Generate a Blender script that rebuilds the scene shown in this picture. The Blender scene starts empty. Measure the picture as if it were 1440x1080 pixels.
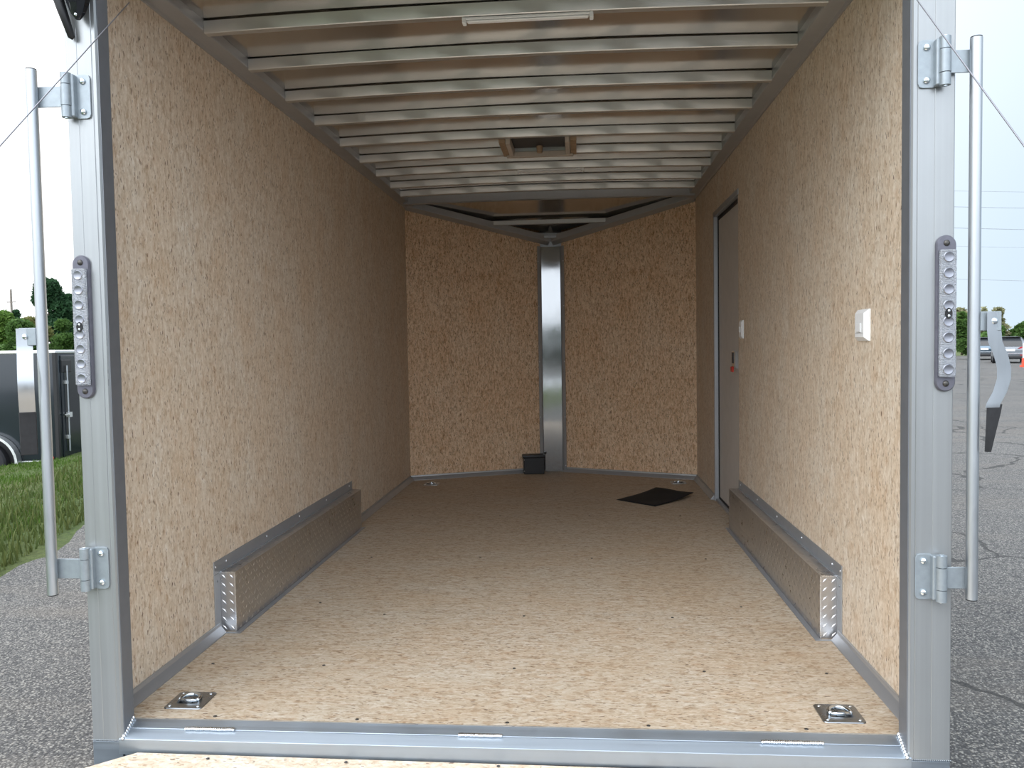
import bpy, bmesh, math, random
from mathutils import Vector, Matrix
random.seed(7)
C = bpy.context.scene.collection
SC = bpy.context.scene
PI = math.pi

# ---------------------------------------------------------------- camera
F = 1152.2
CAM = Vector((0.2488, -2.4587, 1.1374))
YAW, PITCH, ROLL = 0.08288, 0.04515, -0.01638
fw = Vector((-math.sin(YAW)*math.cos(PITCH), math.cos(YAW)*math.cos(PITCH), -math.sin(PITCH)))
rt = fw.cross(Vector((0, 0, 1))).normalized(); up = rt.cross(fw)
R2 = rt*math.cos(ROLL)+up*math.sin(ROLL); U2 = -rt*math.sin(ROLL)+up*math.cos(ROLL)
cam = bpy.data.objects.new('camera', bpy.data.cameras.new('camera'))
C.objects.link(cam); SC.camera = cam
cam.data.sensor_width = 36; cam.data.sensor_fit = 'HORIZONTAL'; cam.data.lens = F/1440*36
cam.data.clip_start = .02; cam.data.clip_end = 2000
M = Matrix((R2, U2, -fw)).transposed().to_4x4(); M.translation = CAM
cam.matrix_world = M

def ray(x, y): return R2*((x-720)/F) - U2*((y-540)/F) + fw
def at(x, y, d): return CAM + ray(x, y)*d                      # a point d metres deep
def on_ground(x, y, z):
    r = ray(x, y); return CAM + r*((z-CAM.z)/r.z)

# ---------------------------------------------------------------- sky and exposure
SC.view_settings.view_transform = 'Standard'; SC.view_settings.look = 'None'
SC.view_settings.gamma = 1; SC.view_settings.use_curve_mapping = False
SC.view_settings.exposure = 0.64
W = bpy.data.worlds.new('sky'); SC.world = W; W.use_nodes = True
nt = W.node_tree; nt.nodes.clear()
def wn(t, **k):
    n = nt.nodes.new(t)
    for a, b in k.items(): setattr(n, a, b)
    return n
geo = wn('ShaderNodeTexCoord')
def dotn(v):
    d = wn('ShaderNodeVectorMath', operation='DOT_PRODUCT'); d.inputs[1].default_value = Vector(v).normalized()
    nt.links.new(geo.outputs['Generated'], d.inputs[0]); return d.outputs['Value']
def ramp_range(src, a, b, c, d):
    m = wn('ShaderNodeMapRange', interpolation_type='SMOOTHSTEP')
    for i, v in enumerate((a, b, c, d)): m.inputs[i+1].default_value = v
    nt.links.new(src, m.inputs[0]); return m.outputs[0]
def wmix(f, a, b):
    m = wn('ShaderNodeMix', data_type='RGBA'); nt.links.new(f, m.inputs[0])
    for i, v in ((6, a), (7, b)):
        if isinstance(v, tuple): m.inputs[i].default_value = (*v, 1)
        else: nt.links.new(v, m.inputs[i])
    return m.outputs[2]
hor = wmix(ramp_range(dotn((-1, .25, 0)), -.36, .5, 0, 1), (.43, .53, .62), (1.0, 1.02, 1.04))   # hazier to the left
ovr = wmix(ramp_range(dotn((0, 0, 1)), .05, .45, 0, 1), hor, wmix(ramp_range(dotn((-1, .25, 0)), -.36, .5, 0, 1), (.57, .65, .73), (1.2, 1.23, 1.28)))
low = wmix(ramp_range(dotn((0, -1, .1)), .2, .8, 0, 1), ovr, (1.48, 1.60, 1.76))
hazy = wmix(ramp_range(dotn((-.25, -.60, .75)), .66, 1.0, 0, 1), low, (2.2, 2.35, 2.5))
glow = wmix(ramp_range(dotn((-.50, -.60, .62)), .88, 1.0, 0, 1), hazy, (3.8, 3.9, 4.0))             # veiled sun
bg = wn('ShaderNodeBackground'); nt.links.new(glow, bg.inputs[0]); bg.inputs[1].default_value = 1.0
out = wn('ShaderNodeOutputWorld'); nt.links.new(bg.outputs[0], out.inputs[0])

# ---------------------------------------------------------------- helpers
class NT:
    def __init__(s, name):
        s.m = bpy.data.materials.new(name); s.m.use_nodes = True; s.t = s.m.node_tree; s.t.nodes.clear()
        s.p = s.n('ShaderNodeBsdfPrincipled'); o = s.n('ShaderNodeOutputMaterial'); s.l(s.p.outputs[0], o.inputs[0])
    def n(s, t, **k):
        n = s.t.nodes.new(t)
        for a, b in k.items(): setattr(n, a, b)
        return n
    def l(s, a, b): s.t.links.new(a, b)
    def put(s, sock, v):
        if hasattr(v, 'is_output') or isinstance(v, bpy.types.NodeSocket): s.l(v, sock)
        else: sock.default_value = (*v, 1) if isinstance(v, tuple) and len(v) == 3 and sock.type == 'RGBA' else v
    def obj(s): return s.n('ShaderNodeTexCoord').outputs['Object']
    def mapp(s, v, scale=(1, 1, 1), rot=(0, 0, 0), loc=(0, 0, 0)):
        m = s.n('ShaderNodeMapping'); s.l(v, m.inputs[0]); m.inputs[1].default_value = loc
        m.inputs[2].default_value = rot; m.inputs[3].default_value = scale; return m.outputs[0]
    def noise(s, v, sc, det=3, rough=.5, dist=0):
        n = s.n('ShaderNodeTexNoise'); s.l(v, n.inputs['Vector']); n.inputs['Scale'].default_value = sc
        n.inputs['Detail'].default_value = det; n.inputs['Roughness'].default_value = rough
        n.inputs['Distortion'].default_value = dist; return n.outputs[0]
    def vor(s, v, sc, feature='F1', rnd=1):
        n = s.n('ShaderNodeTexVoronoi', feature=feature); s.l(v, n.inputs['Vector']); n.inputs['Scale'].default_value = sc
        n.inputs['Randomness'].default_value = rnd; return n
    def math(s, op, a, b=0.0, c=0.0, clamp=False):
        n = s.n('ShaderNodeMath', operation=op, use_clamp=clamp)
        s.put(n.inputs[0], a); s.put(n.inputs[1], b); s.put(n.inputs[2], c); return n.outputs[0]
    def rng(s, v, a, b, c=0., d=1.):
        m = s.n('ShaderNodeMapRange'); s.l(v, m.inputs[0])
        for i, q in enumerate((a, b, c, d)): m.inputs[i+1].default_value = q
        return m.outputs[0]
    def mix(s, f, a, b, mode='MIX'):
        m = s.n('ShaderNodeMix', data_type='RGBA', blend_type=mode); s.put(m.inputs[0], f)
        s.put(m.inputs[6], a); s.put(m.inputs[7], b); return m.outputs[2]
    def sep(s, c):
        n = s.n('ShaderNodeSeparateColor'); s.l(c, n.inputs[0]); return n.outputs
    def ramp(s, f, stops):
        r = s.n('ShaderNodeValToRGB'); s.l(f, r.inputs[0]); e = r.color_ramp.elements
        while len(e) < len(stops): e.new(.5)
        for el, (p, c) in zip(e, stops): el.position = p; el.color = (*c, 1)
        return r.outputs[0]
    def bump(s, h, st=.3, dist=.002):
        b = s.n('ShaderNodeBump'); s.l(h, b.inputs['Height']); b.inputs['Strength'].default_value = st
        b.inputs['Distance'].default_value = dist; s.l(b.outputs[0], s.p.inputs['Normal'])
    def setp(s, **k):
        for a, v in k.items(): s.put(s.p.inputs[a.replace('_', ' ')], v)
        return s.m

def plain(name, col, rough=.5, metal=0., var=.06, sc=40, **k):
    t = NT(name); v = t.noise(t.obj(), sc, 3)
    c = t.mix(t.rng(v, .3, .7), tuple(x*(1-var) for x in col), tuple(min(1, x*(1+var)) for x in col))
    t.setp(Base_Color=c, Roughness=rough, Metallic=metal)
    for a, b in k.items(): t.put(t.p.inputs[a.replace('_', ' ')], b)
    return t.m

def osb(name, axes, seam=None, offs=0, align=.35, bright=1.0, contrast=1.0, fleck=1.0, tint=(1, 1, 1)):
    """oriented strand board. axes = (across, along) object axes; flakes run mostly along."""
    t = NT(name); o = t.obj(); xyz = t.n('ShaderNodeSeparateXYZ'); t.l(o, xyz.inputs[0])
    cb = t.n('ShaderNodeCombineXYZ'); t.l(xyz.outputs[axes[0]], cb.inputs[0]); t.l(xyz.outputs[axes[1]], cb.inputs[1])
    v0 = cb.outputs[0]
    nn = t.n('ShaderNodeTexNoise'); t.l(v0, nn.inputs['Vector']); nn.inputs['Scale'].default_value = 22; nn.inputs['Detail'].default_value = 4
    wv = t.n('ShaderNodeVectorMath', operation='MULTIPLY_ADD'); t.l(nn.outputs['Color'], wv.inputs[0])
    wv.inputs[1].default_value = (.022, .022, 0); t.l(v0, wv.inputs[2]); v = wv.outputs[0]
    angs = [-.9*align, .75*align, 2.2*align, -2.4*align, 0.05]
    lays = []
    for i, a in enumerate(angs):
        vo = t.vor(t.mapp(v, (150-10*i, 26+3*i, 1), (0, 0, a), (3.1*i+offs, 1.7*i, 0)), 1)
        lays.append(t.sep(vo.outputs['Color']))
    sel = t.noise(v0, 48, 3); sel2 = t.noise(t.mapp(v0, loc=(5, 3, 1)), 41, 3)
    g = lambda s_, a, b: t.math('ADD', t.math('MULTIPLY', a, t.math('SUBTRACT', 1., s_)), t.math('MULTIPLY', b, s_))
    s1 = t.rng(sel, .44, .56); s2 = t.rng(sel2, .44, .56)
    val = g(s2, g(s1, lays[0][0], lays[1][0]), g(s1, lays[2][0], lays[3][0]))
    val = t.math('ADD', t.math('MULTIPLY', val, .55), t.math('MULTIPLY', lays[4][1], .35))
    fib = t.noise(t.mapp(v, (420, 40, 1)), 1, 4, .65)
    val = t.math('ADD', val, t.math('MULTIPLY', t.math('SUBTRACT', fib, .42), .75))
    val = t.math('ADD', .55, t.math('MULTIPLY', t.math('SUBTRACT', val, .5), contrast))
    tn = lambda r, g, bb: (min(.9, r*bright*tint[0]), min(.9, g*bright*tint[1]), min(.9, bb*bright*tint[2]))
    col = t.ramp(val, [(0, tn(.35, .245, .165)), (.25, tn(.53, .43, .325)), (.5, tn(.655, .565, .455)), (.78, tn(.73, .65, .55)), (1, tn(.81, .755, .68))])
    big = t.noise(t.mapp(v0, (4.5, 2.2, 1), loc=(offs, 0, 0)), 1, 5, .65)
    col = t.mix(t.rng(big, .35, .7, 0, .75), col, t.mix(1., col, (.94, .83, .72), 'MULTIPLY'))
    mid = t.noise(t.mapp(v, (38, 16, 1), loc=(offs, 2, 0)), 1, 3, .6)
    col = t.mix(t.rng(mid, .52, .74, 0, .65*contrast), col, t.mix(1., col, (.80, .66, .54), 'MULTIPLY'))
    # thin dark bark slivers at several angles
    for i, (a, sc, thr, keep) in enumerate(((.12, (88, 21, 1), .12, .90), (-1.1*align, (80, 21, 1), .12, .91), (2.2*align, (84, 23, 1), .12, .92), (-.1, (140, 44, 1), .16, .88), (-3.*align, (125, 46, 1), .15, .9))):
        vo = t.vor(t.mapp(v, sc, (0, 0, a), (9+4*i+offs, 2*i, 0)), 1)
        keep = 1-(1-keep)*fleck
        dk = t.math('MULTIPLY', t.math('LESS_THAN', vo.outputs['Distance'], thr*1.5), t.math('GREATER_THAN', t.sep(vo.outputs['Color'])[0], keep))
        col = t.mix(t.math('MULTIPLY', dk, (.85, .8, .8, .7, .7)[i]), col, (.105, .055, .03))
    if seam:
        ax, first, step = seam
        q = t.math('ABSOLUTE', t.math('SUBTRACT', t.math('FRACT', t.math('DIVIDE', t.math('SUBTRACT', xyz.outputs[ax], first-step/2), step)), .5))
        col = t.mix(t.math('MULTIPLY', t.math('LESS_THAN', q, .0012/step), .45), col, (.14, .09, .05))
    t.bump(t.math('ADD', val, fib), .3, .001)
    t.setp(Base_Color=col, Roughness=t.rng(fib, .2, .8, .5, .72)); t.p.inputs['Specular IOR Level'].default_value = .4
    return t.m

def metal(name, col=(.77, .79, .82), rough=.3, streak=(40, 40, 1), amp=.12, bump=.05, blot=.0, met=1.0):
    t = NT(name); o = t.obj(); n = t.noise(t.mapp(o, streak), 1, 4, .6)
    n2 = t.noise(o, 6, 4, .6)
    c = t.mix(t.rng(n, .3, .7, 0, 1), tuple(x*.93 for x in col), col)
    if blot: c = t.mix(t.rng(n2, .45, .8, 0, blot), c, tuple(x*.72 for x in col))
    r = t.math('ADD', t.rng(n, .2, .8, rough-amp/2, rough+amp/2), t.rng(n2, .3, .7, -amp/3, amp/3))
    t.setp(Base_Color=c, Metallic=met, Roughness=r)
    if bump: t.bump(n, bump, .001)
    return t.m

def link(o, parent=None):
    C.objects.link(o)
    if parent: o.parent = parent
    return o
def tag(o, label=None, cat=None, group=None, kind=None):
    for k, v in (('label', label), ('category', cat), ('group', group), ('kind', kind)):
        if v: o[k] = v
    return o
def thing(name, label, cat, loc=(0, 0, 0), rotz=0, group=None):
    o = bpy.data.objects.new(name, None); link(o); o.location = loc; o.rotation_euler = (0, 0, rotz)
    o.empty_display_size = .1
    return tag(o, label, cat, group)
def copy_tree(o, parent=None):
    c = o.copy(); C.objects.link(c); c.parent = parent
    for ch in list(o.children): copy_tree(ch, c)
    return c

class MB:
    def __init__(s): s.b = bmesh.new()
    def box(s, x0, x1, y0, y1, z0, z1, bev=0, seg=1):
        r = bmesh.ops.create_cube(s.b, size=1)
        for v in r['verts']:
            v.co = Vector(((x0+x1)/2+v.co.x*(x1-x0), (y0+y1)/2+v.co.y*(y1-y0), (z0+z1)/2+v.co.z*(z1-z0)))
        if bev:
            es = {e for v in r['verts'] for e in v.link_edges}
            bmesh.ops.bevel(s.b, geom=list(es), offset=bev, segments=seg, affect='EDGES', profile=.5)
        return s
    def tube(s, pts, r, n=12, cap=True):
        pts = [Vector(p) for p in pts]; rs = r if isinstance(r, (list, tuple)) else [r]*len(pts); rings = []
        ref = None
        for i, p in enumerate(pts):
            d = (pts[min(i+1, len(pts)-1)]-pts[max(i-1, 0)]).normalized()
            if ref is None: ref = Vector((0, 0, 1)) if abs(d.z) < .9 else Vector((1, 0, 0))
            a = (ref - d*ref.dot(d)).normalized(); b = d.cross(a); ref = a
            rings.append([s.b.verts.new(p+(a*math.cos(2*PI*k/n)+b*math.sin(2*PI*k/n))*rs[i]) for k in range(n)])
        for q in range(len(rings)-1):
            for k in range(n): s.b.faces.new((rings[q][k], rings[q][(k+1) % n], rings[q+1][(k+1) % n], rings[q+1][k]))
        if cap: s.b.faces.new(rings[0][::-1]); s.b.faces.new(rings[-1])
        return s
    def prism(s, poly, vec):
        """poly: list of 3D points, extruded by vec"""
        a = [s.b.verts.new(p) for p in poly]; vec = Vector(vec); b = [s.b.verts.new(Vector(p)+vec) for p in poly]
        n = len(a)
        s.b.faces.new(a[::-1]); s.b.faces.new(b)
        for k in range(n): s.b.faces.new((a[k], a[(k+1) % n], b[(k+1) % n], b[k]))
        return s
    def loft(s, rings, close=True, caps=True):
        vs = [[s.b.verts.new(p) for p in r] for r in rings]; n = len(vs[0])
        for q in range(len(vs)-1):
            for k in range(n if close else n-1):
                s.b.faces.new((vs[q][k], vs[q][(k+1) % n], vs[q+1][(k+1) % n], vs[q+1][k]))
        if caps and close: s.b.faces.new(vs[0][::-1]); s.b.faces.new(vs[-1])
        return s
    def sphere(s, c, r, sc=(1, 1, 1), u=12, v=8):
        bmesh.ops.create_uvsphere(s.b, u_segments=u, v_segments=v, radius=r, matrix=Matrix.Translation(c) @ Matrix.Diagonal((*sc, 1)))
        return s
    def quad(s, *p): s.b.faces.new([s.b.verts.new(q) for q in p]); return s
    def build(s, name, mat, parent=None, smooth=False, bevel=0, fix=True):
        if fix: bmesh.ops.recalc_face_normals(s.b, faces=s.b.faces)
        me = bpy.data.meshes.new(name); s.b.to_mesh(me); s.b.free(); me.materials.append(mat)
        if smooth:
            for p in me.polygons: p.use_smooth = True
            if smooth != 'all': me.set_sharp_from_angle(angle=math.radians(38))
        o = bpy.data.objects.new(name, me); link(o, parent)
        if bevel:
            m = o.modifiers.new('b', 'BEVEL'); m.width = bevel; m.segments = 2; m.limit_method = 'ANGLE'
        return o

# ---------------------------------------------------------------- materials
M_WALL_L = osb('osb_wall_left', (1, 2), offs=0, align=.32, fleck=1.7)
M_WALL_R = osb('osb_wall_right', (1, 2), offs=11.3, align=.32, bright=1.02, fleck=1.6)
M_NOSE = osb('osb_nose', (0, 2), offs=5.7, align=.5, contrast=1.45, fleck=1.8, tint=(1.14, .97, .80))
M_FLOOR = osb('osb_floor', (1, 0), seam=(1, .98, 1.22), offs=3.3, align=.32, contrast=1.15, fleck=1.5, tint=(.73, .71, .675))
M_RAMP = osb('osb_ramp', (1, 0), offs=8.3, align=.38)
M_POST = metal('brushed_post', (.355, .37, .378), .34, (90, 90, .6), .12, .04, .15, .6)
M_INNER = plain('anodised_grey', (.20, .215, .24), .45, .45, .05, 20)
M_SILL = metal('mill_aluminium', (.44, .50, .57), .38, (.8, 60, 60), .14, .04, .35)
M_TRIM = metal('trim_aluminium', (.46, .475, .50), .42, (60, .8, 60), .12, .03, .2, .65)
M_BOW = metal('bow_aluminium', (.66, .66, .65), .46, (.8, 40, 40), .1, .03, .2)
M_SKIN = metal('roof_skin', (.62, .60, .57), .16, (3, 3, 3), .06, .03, .1)
M_NPOST = metal('polished_panel', (.37, .375, .375), .07, (6, 6, .8), .06, .06)
M_TREAD = metal('tread_plate', (.70, .70, .71), .33, (30, 30, 30), .15, .03, .3)
M_FLANGE = metal('flange_sheet', (.42, .44, .47), .4, (30, 2, 30), .12, .03, .2, .6)
M_PIPE = metal('galvanised_pipe', (.50, .53, .56), .42, (60, 60, 8), .12, .03)
M_HINGE = plain('zinc_grey_steel', (.31, .35, .38), .42, .55, .06, 60)
M_BOLT = metal('zinc_bolt', (.75, .82, .88), .22, (40, 40, 40), .1, 0)
M_ZINC = metal('zinc_dark', (.33, .35, .37), .3, (30, 30, 30), .15, 0, .3)
M_WELD = metal('weld_bead', (.93, .95, .97), .3, (200, 200, 200), .2, .5)
M_BLACK = plain('black_plastic', (.012, .012, .014), .45, 0, .2, 60)
M_RUB = plain('black_rubber', (.02, .02, .022), .75, 0, .2, 60)
M_SCREW = plain('dark_screw', (.09, .085, .08), .4, .8, .2, 200)
M_SILVERSCREW = metal('bright_screw', (.85, .87, .9), .3, (60, 60, 60), .1, 0)
M_WHITE = plain('white_plastic', (.82, .83, .84), .38, 0, .02, 60)
M_DOOR = plain('door_grey', (.56, .53, .50), .5, 0, .04, 15)
M_DARKGAP = plain('dark_gasket', (.02, .02, .02), .7, 0, .2, 60)
M_RED = plain('red_plastic', (.55, .03, .02), .4, 0, .08, 60)
M_CHROME = metal('chrome', (.8, .82, .85), .12, (30, 30, 30), .05, 0)
M_CABLE = metal('steel_cable', (.42, .42, .46), .5, (80, 80, 400), .1, .2)
t = NT('clear_lens'); o = t.obj()
wv = t.n('ShaderNodeTexWave', bands_direction='Z'); t.l(o, wv.inputs[0]); wv.inputs['Scale'].default_value = 70; wv.inputs['Distortion'].default_value = 3
t.bump(wv.outputs['Fac'], .6, .002); M_LENS = t.setp(Base_Color=(.74, .77, .82), Roughness=.1)
t.p.inputs['Transmission Weight'].default_value = .75; t.p.inputs['IOR'].default_value = 1.4
M_REFL = metal('reflector', (.42, .43, .46), .18, (60, 60, 300), .1, .5)

# ---------------------------------------------------------------- ground
GZ = -0.45
ga = on_ground(-400, 1090, GZ); gb = on_ground(0, 812, GZ); gc = on_ground(112, 742, GZ)
gdir = (gc-gb).normalized()
gn = Vector((-gdir.y, gdir.x, 0))                  # points to the grass side
far_edge = gb + gdir*78; near_edge = gb - gdir*30
t = NT('asphalt'); o = t.obj()
vs = t.vor(o, 85); agg = t.sep(vs.outputs['Color'])
vs2 = t.vor(t.mapp(o, loc=(3, 1, 0)), 150); ag2 = t.sep(vs2.outputs['Color'])
base = t.ramp(agg[0], [(0, (.062, .062, .064)), (.5, (.115, .113, .112)), (.86, (.17, .165, .16)), (1, (.33, .31, .28))])
base = t.mix(t.math('GREATER_THAN', ag2[1], .80), base, (.36, .35, .32))
base = t.mix(t.math('MULTIPLY', t.rng(vs.outputs['Distance'], .3, .8), .75), base, (.035, .035, .037))
bl = t.noise(o, .35, 5, .6); base = t.mix(t.rng(bl, .4, .62, 0, .3), base, t.mix(1., base, (.6, .6, .62), 'MULTIPLY'))
bl2 = t.noise(t.mapp(o, (.25, 1.2, 1), (0, 0, .3)), 1.2, 4, .6); base = t.mix(t.rng(bl2, .5, .75, 0, .5), base, (.19, .165, .14))
wp = t.n('ShaderNodeTexNoise'); t.l(o, wp.inputs['Vector']); wp.inputs['Scale'].default_value = .8; wp.inputs['Detail'].default_value = 5
wm = t.n('ShaderNodeVectorMath', operation='MULTIPLY_ADD'); t.l(wp.outputs['Color'], wm.inputs[0]); wm.inputs[1].default_value = (1.6, 1.6, 0); t.l(o, wm.inputs[2])
cr = t.vor(wm.outputs[0], .42, 'DISTANCE_TO_EDGE'); crk = t.math('MULTIPLY', t.math('LESS_THAN', cr.outputs['Distance'], .009), t.math('GREATER_THAN', t.n('ShaderNodeSeparateXYZ').outputs[0], .6))
t.l(o, [q for q in t.t.nodes if q.type == 'SEPXYZ'][0].inputs[0])
base = t.mix(t.math('MULTIPLY', crk, .8), base, (.03, .03, .03))
hgt = t.math('ADD', t.math('SUBTRACT', 1., vs.outputs['Distance']), t.math('MULTIPLY', crk, -2.))
t.bump(hgt, .9, .006); M_ASPH = t.setp(Base_Color=base, Roughness=.8)
m = MB(); L = [near_edge, far_edge, Vector((160, far_edge.y+10, GZ)), Vector((160, -400, GZ)), Vector((-200, -400, GZ)), Vector((-200, near_edge.y, GZ))]
m.quad(*[Vector((p.x, p.y, GZ)) for p in L]); tag(m.build('asphalt_lot', M_ASPH), kind='structure')

t = NT('grass_soil'); o = t.obj(); n1 = t.noise(o, 30, 5, .7); n2 = t.noise(o, .7, 4, .6)
c = t.ramp(n1, [(.25, (.03, .05, .012)), (.5, (.075, .115, .025)), (.75, (.13, .17, .045))])
c = t.mix(t.rng(n2, .45, .75, 0, .5), c, (.16, .13, .05)); t.bump(n1, 1., .03); M_SOIL = t.setp(Base_Color=c, Roughness=.9)
def grass_z(d):
    s = min(max(d/7.0, 0), 1); return GZ + .035*min(max(d/.4, 0), 1) - .45*(s*s*(3-2*s))
m = MB(); rows = []
for d in [-.35, -.1, .15, .4, .8, 1.3, 2, 3, 4, 5, 6, 7, 9, 14, 30, 80, 200]:
    rows.append([m.b.verts.new(Vector((p.x, p.y, (GZ-.02 if d < -.2 else GZ-.004 if d < 0 else grass_z(d)) + (random.uniform(-.015, .03) if .1 < d < 10 else 0)))) for p in
                 [gb + gdir*q + gn*(d + (random.uniform(-.12, .12) if -.2 < d < .5 else 0)) for q in [-30, -15, -8] + [x*.5 for x in range(-10, 26)] + [15, 20, 30, 50, 78]]])
for i in range(len(rows)-1):
    for k in range(len(rows[0])-1): m.b.faces.new((rows[i][k], rows[i][k+1], rows[i+1][k+1], rows[i+1][k]))
tag(m.build('grass_bank', M_SOIL, smooth='all'), kind='structure')
m = MB(); m.quad(Vector((-160, far_edge.y-1, GZ-.46)), Vector((300, far_edge.y+4, GZ-.06)), Vector((300, 400, GZ-.1)), Vector((-260, 400, GZ-.46)))
m.build('grass_verge', M_SOIL); tag(bpy.data.objects['grass_verge'], kind='structure')

def leafmat(name, a, b, tr=.35):
    t = NT(name); n = t.noise(t.obj(), 1.3, 4, .7); r = t.n('ShaderNodeNewGeometry').outputs['Random Per Island']
    c = t.mix(t.math('ADD', t.math('MULTIPLY', r, .6), t.math('MULTIPLY', n, .4)), a, b)
    t.setp(Base_Color=c, Roughness=.6); t.p.inputs['Specular IOR Level'].default_value = .2
    tl = t.n('ShaderNodeBsdfTranslucent'); t.l(c, tl.inputs[0]); mx = t.n('ShaderNodeMixShader'); mx.inputs[0].default_value = tr
    t.l(t.p.outputs[0], mx.inputs[1]); t.l(tl.outputs[0], mx.inputs[2])
    t.l(mx.outputs[0], [q for q in t.t.nodes if q.type == 'OUTPUT_MATERIAL'][0].inputs[0]); return t.m
M_BLADE = leafmat('grass_blade', (.032, .078, .008), (.115, .20, .03), .25)
M_WEED = leafmat('weed_blade', (.04, .075, .018), (.16, .18, .06), .25)
def blades(name, label, mat, n, q0, q1, d0, d1, h0, h1, bias=1.0):
    me = bpy.data.meshes.new(name); V = []; Fc = []
    for i in range(n):
        q = random.uniform(q0, q1); d = d0+(d1-d0)*random.random()**bias; p = gb+gdir*q+gn*d; z = grass_z(d)-.01
        h = random.uniform(h0, h1); a = random.uniform(0, 2*PI); w = h*.05+.003; lx, ly = math.cos(a)*w, math.sin(a)*w
        bx, by = random.uniform(-.4, .4)*h, random.uniform(-.4, .4)*h; k = len(V)
        V += [(p.x-lx, p.y-ly, z), (p.x+lx, p.y+ly, z), (p.x+lx*.6+bx*.4, p.y+ly*.6+by*.4, z+h*.6), (p.x-lx*.6+bx*.4, p.y-ly*.6+by*.4, z+h*.6), (p.x+bx, p.y+by, z+h)]
        Fc += [(k, k+1, k+2, k+3), (k+3, k+2, k+4)]
    me.from_pydata(V, [], Fc); me.materials.append(mat); ob = bpy.data.objects.new(name, me); link(ob)
    tag(ob, label, 'grass', kind='stuff')
blades('lawn_grass', 'short green lawn grass sloping down from the asphalt edge to the dark trailer', M_BLADE, 90000, -3, 9, .4, 9, .025, .06, 1.2)
blades('edge_weeds', 'ragged taller weeds and grass along the asphalt edge at left', M_WEED, 9000, -3, 9, .05, 1.6, .04, .15, 1.3)

# ---------------------------------------------------------------- trees
M_BARK = plain('bark', (.10, .08, .06), .9, 0, .3, 8)
LEAF = {'dark': leafmat('leaf_dark', (.012, .04, .018), (.05, .12, .05)), 'mid': leafmat('leaf_mid', (.035, .085, .02), (.13, .23, .06)),
        'olive': leafmat('leaf_olive', (.10, .12, .035), (.27, .26, .10)), 'pale': leafmat('leaf_pale', (.16, .18, .09), (.42, .40, .24)),
        'bright': leafmat('leaf_bright', (.05, .12, .02), (.2, .32, .07))}
def tree(x, yb, yt, d, wpx, kind, name, label, n=5000, ls=None, dens=1., blobs=None, trunk=True, cat='tree', group=None, ground=None, conic=False):
    s = d/F; top = at(x, yt, d); gz = ground if ground is not None else at(x, yb, d).z
    H = top.z-gz; Rr = wpx*s/2; ls = ls or max(.05, d*.0034)
    root = thing(name, label, cat, (top.x, top.y, gz), 0, group)
    bl = blobs
    if bl is None:
        bl = []
        for i in range(26):
            h = random.uniform(.22 if trunk else .08, .93); prof = math.sin(min(1, (h+.12))*PI)**.6
            a = random.uniform(0, 2*PI); rr = random.uniform(.2, .85)*Rr*prof
            bl.append((math.cos(a)*rr, math.sin(a)*rr*.8, h*H, Rr*random.uniform(.25, .42)))
    if conic:
        bl = []
        for i in range(60):
            h = .12+.85*(i/60); rr = Rr*(1.02-h)**.8*(1 if i % 7 < 4 else .72)
            a = i*2.4; bl.append((math.cos(a)*rr*.8, math.sin(a)*rr*.8, h*H, Rr*(.10+.22*(1-h))))
        bl.append((0, 0, H*.97, Rr*.08))
    V = []; Fc = []; tot = sum(b[3]**2 for b in bl)
    for (bx, by, bz, br) in bl:
        for i in range(int(n*br*br/tot)):
            dv = Vector((random.gauss(0, 1), random.gauss(0, 1), random.gauss(0, 1))).normalized()*br*random.uniform(.45, 1.05)**.6
            p = Vector((bx, by, bz))+Vector((dv.x, dv.y, dv.z*.8))
            if p.z < .02: continue
            if kind == 'pale' and random.random() < .3: continue
            u = Vector((random.gauss(0, 1), random.gauss(0, 1), random.gauss(0, .6))).normalized(); w = u.cross(Vector((random.gauss(0, 1), random.gauss(0, 1), random.gauss(0, 1)))).normalized()
            l = ls*random.uniform(.6, 1.3); k = len(V)
            V += [p-u*l, p+w*l*.45, p+u*l, p-w*l*.45]; Fc.append((k, k+1, k+2, k+3))
    me = bpy.data.meshes.new('foliage'); me.from_pydata(V, [], Fc); me.materials.append(LEAF[kind]); link(bpy.data.objects.new('foliage', me), root)
    if trunk:
        m = MB(); r0 = max(.05, H*.018); m.tube([(0, 0, 0), (.03*H, 0, H*.3), (0, .02*H, H*.62), (.01*H, 0, H*.85)], [r0*1.3, r0, r0*.6, r0*.25], 8)
        for b in bl[::3]: m.tube([(.02*H, 0, min(b[2]*.6, H*.6)), (b[0]*.5, b[1]*.5, b[2]*.8), (b[0], b[1], b[2])], [r0*.5, r0*.3, r0*.1], 6)
        m.build('trunk', M_BARK, root, smooth='all')
    return root
ZL = GZ-.42
tree(66, 500, 392, 42, 84, 'dark', 'evergreen_tree', 'tall dark evergreen with stepped crown behind the left pipe', 22000, ground=ZL)
tree(98, 500, 408, 46, 44, 'dark', 'broadleaf_tree', 'dark leafy tree just left of the left post', 12000, ground=ZL)
tree(140, 500, 390, 50, 60, 'mid', 'broadleaf_tree', 'tall tree hidden mostly behind the left post', 6000, ground=ZL)
tree(4, 500, 436, 30, 66, 'bright', 'leafy_bush', 'bright green bush at the far left behind the dark trailer', 12000, trunk=False, ground=ZL, cat='bush')
tree(44, 500, 441, 34, 76, 'olive', 'leafy_bush', 'olive and yellow bush between the bright bush and the evergreen', 12000, trunk=False, ground=ZL, cat='bush')
tree(28, 500, 452, 28, 86, 'mid', 'leafy_bush', 'mid green bush low behind the dark trailer roof', 12000, trunk=False, ground=ZL, cat='bush')
tree(88, 500, 447, 31, 60, 'mid', 'leafy_bush', 'green bush between left pipe and left post', 12000, trunk=False, ground=ZL, cat='bush')
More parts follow.
